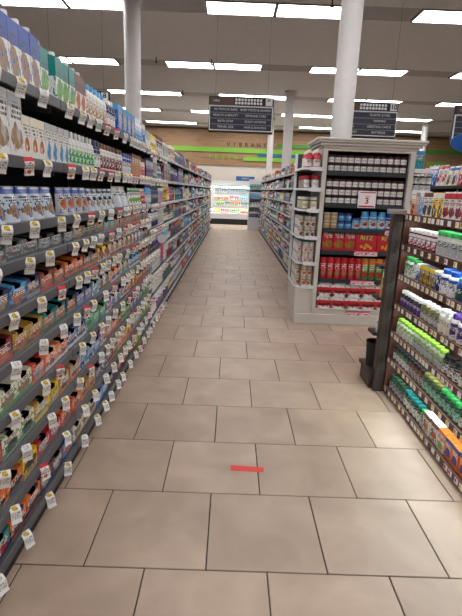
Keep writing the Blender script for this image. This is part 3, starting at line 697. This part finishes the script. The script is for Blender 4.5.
# shelf talker hanging out on the left
t = tag(ob('shelf_talker', None, None, (LX+.05, 4.86, 1.02)), 'round white shelf talker with a pink tail on the left shelves', 'shelf sign')
ob('disc', MB().lathe([(.045, 0), (.045, .003)], 24, M_PAPER).mesh('disc'), t, (.06, 0, 0), rx=PI/2); boxobj('tail', .045, .075, -.002, .001, -.2, -.04, plain('pink', .5), t); boxobj('clip', -.05, .0, -.004, .004, -.02, .02, M_CLEAR, t)

chiller()

# ------------------------------------------------------------------ cream endcap with jars
EY = 5.45
def endcap():
    t = tag(ob('endcap_display', None, None, (1.515, EY, 0)), 'cream wooden endcap display with moulded cornice and dark shelves', 'display')
    ox = 1.515; B = lambda n, x0, x1, y0, y1, z0, z1, m, p=t, ch=None: boxobj(n, x0-ox, x1-ox, y0, y1, z0, z1, m, p, ch)
    B('plinth', .80, 2.27, 0, .75, 0, .126, M_CREAM, t, .006)
    B('base_panel', 1.0, 2.03, .015, .7, .126, .184, M_CREAM, t, .003)
    B('post', 1.0, 1.05, .0, .05, .126, 2.045, M_CREAM, t, .004); B('post', 1.97, 2.03, .0, .05, .126, 2.045, M_CREAM, t, .004)
    B('side_panel', 1.0, 1.03, .05, .62, .126, 2.045, M_CREAM); B('side_panel', 2.0, 2.03, .05, .62, .126, 2.045, M_CREAM)
    B('inner_back', 1.03, 2.0, .55, .58, .184, 2.03, M_NAVYIN); B('top_rail', 1.05, 1.97, 0, .05, 2.0, 2.045, M_CREAM)
    for e in (1.05, 1.955): B('inner_side', e, e+.012, .05, .55, .184, 2.0, M_NAVYIN)
    # cornice: stepped profile swept round the front and sides
    c = MB()
    for d, z0, z1 in ((.02, 2.03, 2.055), (.045, 2.055, 2.085), (.075, 2.085, 2.105), (.09, 2.105, 2.13)): c.cbox(1.0-ox-d, 2.03-ox+d, -d, .62, z0, z1, M_CREAM, .004)
    ob('cornice', c.mesh('cornice'), t)
    for z in (1.785, 1.43, 1.15, .895, .557):
        s = B('shelf', 1.062, 1.954, .012, .55, z-.022, z, M_NAVYIN); boxobj('shelf_lip', 1.062-ox, 1.954-ox, 0, .012, z-.045, z+.002, plain('2a3038', .5), s, .002)
    s = B('shelf', 1.05, 1.97, .0, .55, .184, .196, M_CREAM)
    for (x0, x1, z) in ((1.78, 1.97, 1.15), (1.45, 1.72, .9), (1.44, 1.72, .55), (1.42, 1.72, .17)):
        boxobj('price_strip', x0-ox, x1-ox, -.006, -.001, z-.055, z+.002, printed('white', 'pink', None, 'red', bz=.9, bh=.12, tz=.45, th=.2, rows=3), t)
    # wings
    lip = plain('e6eaf0', .4)
    for side in (-1, 1):
        xi, xo = (1.0, .79) if side < 0 else (2.03, 2.27)
        a, b = min(xi, xo), max(xi, xo)
        B('wing_base', a, b, .01, .7, .126, .446, M_CREAM, t, .005)
        B('wing_back', a, b, .66, .69, .446, 2.0 if side < 0 else 1.9, plain('57534f', .7))
        B('wing_post', xo-.015, xo+.015, .64, .67, .446, 2.0 if side < 0 else 1.9, lip)
        for z in ((.46, .74, 1.04, 1.35, 1.585, 1.81) if side < 0 else (.46, .9, 1.35, 1.6, 1.83)):
            mb = MB(); ch = .07; y1 = .66
            def outline(d):
                o = xo - side*0; k = -side
                pts = [(xi, .0-d), (xo+k*ch, -d), (xo-k*d, ch), (xo-k*d, y1), (xi, y1)]
                return [(x-ox, y) for x, y in pts]
            po = outline(0); n = len(po)
            mb.add([(x, y, z-.02) for x, y in po]+[(x, y, z) for x, y in po], [tuple(range(n-1, -1, -1)), tuple(range(n, 2*n))]+[(i, (i+1) % n, n+(i+1) % n, n+i) for i in range(n)], plain('8b8f94', .5))
            s = ob('wing_shelf', mb.mesh('wing_shelf'), t); lb = MB(); pa, pb = outline(.001), outline(.012)
            for i in range(3):
                q = [pa[i], pa[i+1], pb[i+1], pb[i]]
                lb.add([(x, y, z-(.03 if i == 0 else .02)) for x, y in q]+[(x, y, z+(.012 if i == 0 else .003)) for x, y in q], [(0, 3, 2, 1), (4, 5, 6, 7), (0, 1, 5, 4), (1, 2, 6, 5), (2, 3, 7, 6), (3, 0, 4, 7)], lip)
            ob('wing_lip', lb.mesh('wing_lip'), s)
endcap()
F0 = EY+.03; seen = SEEN
jar = bottle_design('black', '4a1a1e', 'white', .0725, .088, 'jar'); jar2 = bottle_design('black', '4a1a1e', 'white', .0725, .0905, 'jar')
for n in range(2): run('S', F0, 1.066, 1.786+n*.0885, jar, 12, '%s row on the top endcap shelf' % ('lower', 'upper')[n], gap=.0015, seen=seen, lab='black jar with white label')
for n in range(3): run('S', F0, 1.066, 1.431+n*.091, jar2, 12, '%s row, second endcap shelf' % ('lower', 'middle', 'upper')[n], gap=.0015, seen=seen, lab='black jar with white label')
z = 1.151
cg = bottle_design('gold', 'silver', 'tan', .078, .088, 'tub'); cb = bottle_design('blue', 'navy', 'sky', .078, .088, 'tub')
x = run('S', F0, 1.07, z, cg, 2, 'third endcap shelf', stack=2, seen=seen, lab='gold food can stacked two high')
x = run('S', F0, x, z, cb, 2, 'third endcap shelf', stack=2, seen=seen, lab='blue food can stacked two high')
x = run('S', F0, x+.01, z, bottle_design('sky', 'blue', 'white', .09, .12, 'tub', 'red'), 1, 'third endcap shelf', seen=seen, lab='short blue canister without neighbours its height')
x = run('S', F0, x, z, bottle_design('sky', 'sky', 'white', .094, .2, 'pill', 'red'), 3, 'third endcap shelf', seen=seen, lab='light blue canister with domed sky blue lid')
x = run('S', F0, x, z, bottle_design('blue', 'blue', 'white', .094, .2, 'pill', 'red'), 2, 'third endcap shelf', seen=seen, lab='deep blue canister with domed blue lid')
z = .896
x = run('S', F0, 1.068, z, box_design('red', 'maroon', 'gold', .126, .08, .215, tz=.8), 3, 'fourth endcap shelf', seen=seen, lab='narrow red cracker box with golden picture')
bd = box_design('red', 'red', None, .245, .08, .21, 'cracker_box', tz=2); M_GOLD = plain('f2c53a', .4); M_LOGO = plain('23408f', .4)
for k in range(2):
    o = place(bd, (x+.1225+.003, F0+.04, z), 0, 'wide red cracker box with yellow lettering, %s one on the fourth endcap shelf' % ('left', 'right')[k], 'wide red cracker boxes', True); o['category'] = 'box'
    ob('lettering_outline', textmesh('RITZ', .072, M_LOGO, .001, bold=.006), o, (0, -.0415, .155), rx=PI/2); ob('lettering', textmesh('RITZ', .072, M_GOLD, .0015, bold=.001), o, (0, -.0445, .155), rx=PI/2)  # bolder dark blue print forms an outline round the yellow letters
    for q, (dx, dz) in enumerate(((-.05, .055), (-.01, .04), (.03, .06), (.06, .042), (.005, .075))): ob('cracker_picture', MB().lathe([(.019, 0), (.019, .001)], 14, plain('e0a33a', .5)).mesh('cracker_picture'), o, (dx, -.0402-.0003*q, dz), rx=PI/2)
    x += .249
z = .558
x = run('S', F0, 1.072, z, bottle_design('red', 'red', 'red', .079, .25, 'can', 'tan'), 6, 'fifth endcap shelf', seen=seen, lab='tall red snack can')
run('S', F0, x, z, bottle_design('green', 'orange', 'green', .079, .25, 'can', 'red'), 4, 'fifth endcap shelf', seen=seen, lab='tall green snack can with orange lid')
cs = case_design('white', 'red', 'maroon', .178, .12, .158)
for n in range(2): run('S', F0, 1.062, .197+n*.1585, cs, 5, '%s row at the foot of the endcap' % ('lower', 'upper')[n], seen=seen, gap=.001, lab='white multipack with red band')
ps = tag(ob('price_card', None, None, (1.53, EY-.012, 1.395)), 'white price card with red number 3 on the endcap', 'sign')
boxobj('card', -.1, .1, 0, .003, 0, .185, plain('f0f0f4', .6), ps); boxobj('red_border', -.085, .095, -.001, 0, .165, .175, M_RED, ps); boxobj('red_footer', -.09, .09, -.001, 0, .008, .025, M_RED, ps)
ob('price_number', textmesh('3', .095, M_RED, .0008, bold=.002), ps, (0, -.0012, .075), rx=PI/2); ob('small_print', textmesh('2 for', .028, M_RED, .0008), ps, (.01, -.0012, .125), rx=PI/2)
# left wing goods
def wing(z, D, lab, stack=1, rows_=7, per=2, small=False):
    for r in range(rows_):
        n = per
        for k in range(n):
            if r == 0 and k == 0 and n > 1: continue       # the rounded corner stays free
            for s in range(stack):
                place(D, (.985-D.w/2-.004-(n-1-k)*(D.w+.003), EY+.02+D.d/2+r*(D.d+.004), z+s*(D.h+.0005)), -.0, '%s, %s%s from %s' % (lab.replace(' of the endcap', ''), ('left ' if k == 0 else 'right ' if k == n-1 else 'middle ')+('top ' if stack > 1 and s else 'bottom ' if stack > 1 else ''), ORD[r], 'front'), lab, r < 3)
wing(1.81, bottle_design('red', 'white', 'white', .075, .2, 'bottle'), 'red bottle with white lid on the top left wing of the endcap')
wing(1.585, bottle_design('maroon', 'red', 'white', .08, .145, 'jar'), 'dark red sauce jar on the second left wing shelf of the endcap')
wing(1.35, bottle_design('olive', 'white', 'cream', .08, .14, 'jar'), 'olive green jar with white lid on the third left wing shelf')
wing(1.04, bottle_design('tan', 'silver', 'white', .06, .115, 'tub', 'maroon'), 'tan food can on the fourth left wing shelf', 2, 8, 3)
wing(.74, bottle_design('beige', 'silver', 'white', .06, .12, 'tub', 'orange'), 'beige food can on the fifth left wing shelf', 2, 8, 3)
wing(.46, bottle_design('gold', 'silver', 'white', .06, .12, 'tub', 'orange'), 'golden food can on the lowest left wing shelf', 2, 8, 3)
# right wing goods
for z, D, lab, st in ((1.6, bottle_design('white', 'charcoal', 'white', .07, .085, 'jar'), 'small white jar with black lid, right endcap wing', 2), (1.35, bottle_design('red', 'white', 'cream', .075, .18, 'tub'), 'red canister on the right wing of the endcap', 1)):
    for k in range(3):
        for s in range(st): place(D, (2.065+D.w/2+k*(D.w+.003), EY+.09+D.d/2, z+s*(D.h+.0005)), 0, '%s%s from left, %s' % ('' if st == 1 else ('lower ', 'upper ')[s], ORD[k], lab), lab, False)
run('S', EY+.08, 2.045, 1.83, box_design('teal', 'sky', None, .11, .05, .21), 1, 'on top of the right endcap wing', seen=seen, lab='teal box standing alone')

# ------------------------------------------------------------------ parallel shelving further right
for k in range(2):
    a = 6.2+1.22*k
    shelf_unit('shelving_unit', a, a+1.218, 3.05, -1, [.115, .5, .9, 1.3, 1.71], 'dark shelving unit beyond the endcap at the far right, %s' % ('near half', 'far half')[k], M_DARK, M_DARK, M_BACKDARK, top=1.8)
    r2 = random.Random(20+k)
    y = a+1.2
    for D, n in [(P('white', 'red', 'red', .17, .1, .3, 'bag'), 2), (P('cream', 'blue', 'maroon', .17, .1, .27, 'bag'), 2), (P('red', 'white', 'pink', .16, .1, .3, 'bag'), 1), (P('blue', 'white', 'sky', .17, .1, .32, 'bag'), 2)]:
        y = run('W', 3.08, y, 1.71, D, n, 'top shelf at the far right, %s half' % ('near', 'far')[k], seen=seen, parts=True)
    fill('W', 3.08, a, a+1.2, 1.3, .32, 'second shelf, far right, %s half' % ('near', 'far')[k], r2, False, ['blue', 'white', 'purple', 'red', 'white'])

# ------------------------------------------------------------------ brown vitamin unit on the right
GX = 1.28; GY1 = 3.5; GY0 = 1.7
ZR = [.055, .30, .51, .735, .965, 1.185, 1.405]
RN = ['bottom', 'sixth', 'fifth', 'fourth', 'third', 'second', 'top']
vt = tag(ob('vitamin_shelving', None, None, (GX, GY1, 0)), 'brown wooden vitamin shelving unit with lit shelves on the right', 'shelving unit')
boxobj('back_panel', .44, .47, GY0-GY1, 0, 0, 1.36, M_BROWN, vt); boxobj('kick_plate', .03, .05, GY0-GY1, 0, 0, .03, M_DARK, vt); boxobj('base_deck', .05, .44, GY0-GY1, 0, 0, .03, M_BROWN, vt)
boxobj('end_panel', -.0, .47, 0, .04, 0, 1.4, M_BROWNV, vt, .004); boxobj('end_panel', 0, .47, GY0-GY1-.04, GY0-GY1, 0, 1.4, M_BROWNV, vt, .004)
up = boxobj('slotted_upright', -.085, -.01, .0, .05, 0, 1.405, M_METALDK, vt, .004)
sl = MB().box(-.052, -.04, -.0015, .0, -.008, .008, M_DARK).mesh('slot')
for k in range(33): ob('slot', sl, up, (0, 0, .1+k*.038))
boxobj('top_cap', -.1, .005, -.015, .12, 1.405, 1.44, plain('8d8984', .5), vt, .004)
M_LED = emis((.9, 1, 1, 1), LED_E, 'shelf_led')
for i, z in enumerate(ZR):
    s = boxobj('shelf', .012, .44, GY0-GY1+.001, -.001, z-.02, z, M_BROWN, vt)
    boxobj('shelf_lip', 0, .012, GY0-GY1+.001, -.001, z-.04, z+.006, M_BROWN, s, .002)
    boxobj('lip_trim', -.001, .006, GY0-GY1+.001, -.001, z+.006, z+.009, plain('7a5a4c', .4), s)
    if i > 0: boxobj('led_strip', .03, .045, GY0-GY1+.05, -.05, z-.03, z-.0205, M_LED, s)
    y = -.03
    while y > GY0-GY1+.03:
        red = (i == 0 and -1.28 < y < -1.12) or (i == 2 and -1.05 < y < -.95)
        ob('price_tag', FLATRED if red else random.choice(FLAT), s, (-.0003, y, z-.017), -PI/2); y -= random.choice((.055, .075, .1)) if i != 5 else .12
def rrun(i, specs, y=GY1-.02):
    for D, n, *l in specs:
        n = min(n, int((y-GY0-.01)/(D.w+.004)))
        if n < 1: return
        y = run('W', GX+.022, y, ZR[i], D, n, '%s shelf of the brown vitamin unit' % RN[i], seen=seen, jitter=.05, lab=(l[0] if l else None))
BD = bottle_design
rrun(6, [(box_design('orange', 'white', 'brown', .075, .06, .15), 1), (box_design('orange', 'grey', 'silver', .07, .06, .16), 1), (box_design('sky', 'white', None, .06, .06, .165), 1), (box_design('white', 'brown', 'charcoal', .07, .06, .16), 2), (box_design('yellow', 'white', 'brown', .08, .06, .16), 2), (box_design('white', 'red', 'maroon', .075, .06, .165), 3), (box_design('red', 'pink', 'white', .085, .06, .15), 1), (box_design('teal', 'white', 'mint', .1, .06, .16), 2), (box_design('green', 'white', 'lime', .09, .06, .15), 3), (box_design('purple', 'white', 'pink', .09, .06, .15), 4)])
rrun(5, [(BD('maroon', 'white', 'maroon', .075, .13, 'tub', 'pink'), 6), (BD('white', 'green', 'silver', .09, .15, 'tub'), 4), (BD('grey', 'green', 'white', .1, .16, 'tub'), 2), (BD('white', 'teal', 'sky', .09, .15, 'pill'), 6)])
rrun(4, [(BD('white', 'green', 'white', .07, .14, 'pill'), 2), (BD('silver', 'green', 'white', .07, .13, 'pill'), 1), (BD('white', 'white', 'blue', .08, .12, 'tub'), 1), (box_design('charcoal', 'yellow', 'gold', .075, .06, .125), 3), (box_design('navy', 'white', 'blue', .05, .06, .12), 1), (BD('white', 'blue', 'white', .105, .15, 'pill'), 2), (BD('blue', 'sky', 'forest', .09, .13, 'pill'), 2), (BD('white', 'sky', 'navy', .08, .14, 'pill'), 6)])
rrun(3, [(BD('charcoal', 'white', 'purple', .06, .115, 'pill'), 6), (BD('olive', 'white', 'silver', .068, .125, 'pill'), 4), (BD('white', 'white', 'cream', .07, .14, 'pill'), 2), (BD('white', 'purple', 'white', .085, .15, 'pill', 'purple'), 3), (BD('forest', 'green', 'white', .075, .13, 'pill'), 5)])
rrun(2, [(BD('white', 'lime', 'white', .062, .12, 'pill'), 5), (BD('silver', 'lime', 'silver', .064, .125, 'pill'), 7), (BD('charcoal', 'black', 'white', .065, .12, 'pill'), 3), (BD('brown', 'green', 'white', .065, .12, 'pill'), 4), (BD('brown', 'black', 'cream', .065, .12, 'pill'), 6)])
rrun(1, [(BD('forest', 'black', 'white', .06, .11, 'pill'), 5), (BD('brown', 'black', 'silver', .06, .115, 'pill'), 4), (BD('forest', 'olive', 'mint', .06, .115, 'pill'), 4), (BD('forest', 'green', 'mint', .06, .115, 'pill'), 4), (BD('forest', 'forest', 'white', .06, .115, 'pill'), 8)])
rrun(0, [(BD('forest', 'forest', 'silver', .058, .12, 'pill'), 5), (BD('forest', 'teal', 'white', .058, .12, 'pill'), 5), (BD('green', 'green', 'silver', .058, .12, 'pill'), 1), (box_design('white', 'brown', 'orange', .11, .12, .13), 2), (box_design('white', 'orange', 'lime', .09, .12, .13), 1), (box_design('orange', 'blue', 'blue', .085, .14, .13, text='white'), 4), (BD('orange', 'black', 'brown', .08, .13, 'jar'), 5)])
# end-of-unit fixtures facing the cross aisle
eu = tag(ob('end_rack', None, None, (1.17, GY1+.06, 0)), 'dark brown end rack with small shelves behind the vitamin unit', 'rack')
boxobj('foot', 0, .5, 0, .26, 0, .13, M_METALDK, eu, .008); boxobj('toe_ledge', -.015, .5, 0, .28, .13, .16, M_METALDK, eu, .005); boxobj('back_board', .03, .55, 0, .02, .16, 1.38, M_BROWNV, eu)
for z in (.46, .75, 1.0): boxobj('shelf', .02, .5, .02, .2, z-.015, z, M_METALDK, eu); boxobj('shelf_bracket', -.0, .02, .02, .17, z-.015, z+.008, M_METALDK, eu)
bn = ob('waste_bin', None, None, (1.235, GY1+.2, .1605)); tag(bn, 'small black bin on the end rack ledge', 'bin')
mb = MB(); mb.lathe([(.06, 0), (.072, .2), (.068, .2), (.056, .006)], 20, M_DARK, cap0=True, cap1=True); ob('body', mb.mesh('body', True), bn); ob('rim', MB().lathe([(.072, .195), (.076, .195), (.076, .205), (.072, .205)], 20, M_DARK, cap0=False, cap1=False).mesh('rim'), bn)
run('S', GY1+.1, 1.2, .461, BD('white', 'silver', 'white', .055, .16, 'bottle'), 2, 'lower shelf of the dark end rack', seen=seen)
run('S', GY1+.1, 1.2, .751, BD('gold', 'cream', 'tan', .06, .2, 'pill'), 2, 'middle shelf of the dark end rack', seen=seen)

# ------------------------------------------------------------------ tape on the floor
tp = MB(); n = 8
for k in range(n): tp.add([(.05+.185*k/n, 2.33-.008*k/n, .0004), (.05+.185*(k+1)/n, 2.33-.008*(k+1)/n, .0004), (.05+.187*(k+1)/n, 2.383-.014*(k+1)/n, .0004), (.05+.187*k/n, 2.383-.014*k/n, .0004),
    (.05+.185*k/n, 2.33-.008*k/n, .0012), (.05+.185*(k+1)/n, 2.33-.008*(k+1)/n, .0012), (.05+.187*(k+1)/n, 2.383-.014*(k+1)/n, .0012), (.05+.187*k/n, 2.383-.014*k/n, .0012)],
    [(0, 3, 2, 1), (4, 5, 6, 7), (0, 1, 5, 4), (1, 2, 6, 5), (2, 3, 7, 6), (3, 0, 4, 7)], plain('d4352c', .5))
tag(ob('floor_tape', tp.mesh('floor_tape')), 'short strip of red tape stuck on the floor tiles', 'tape')
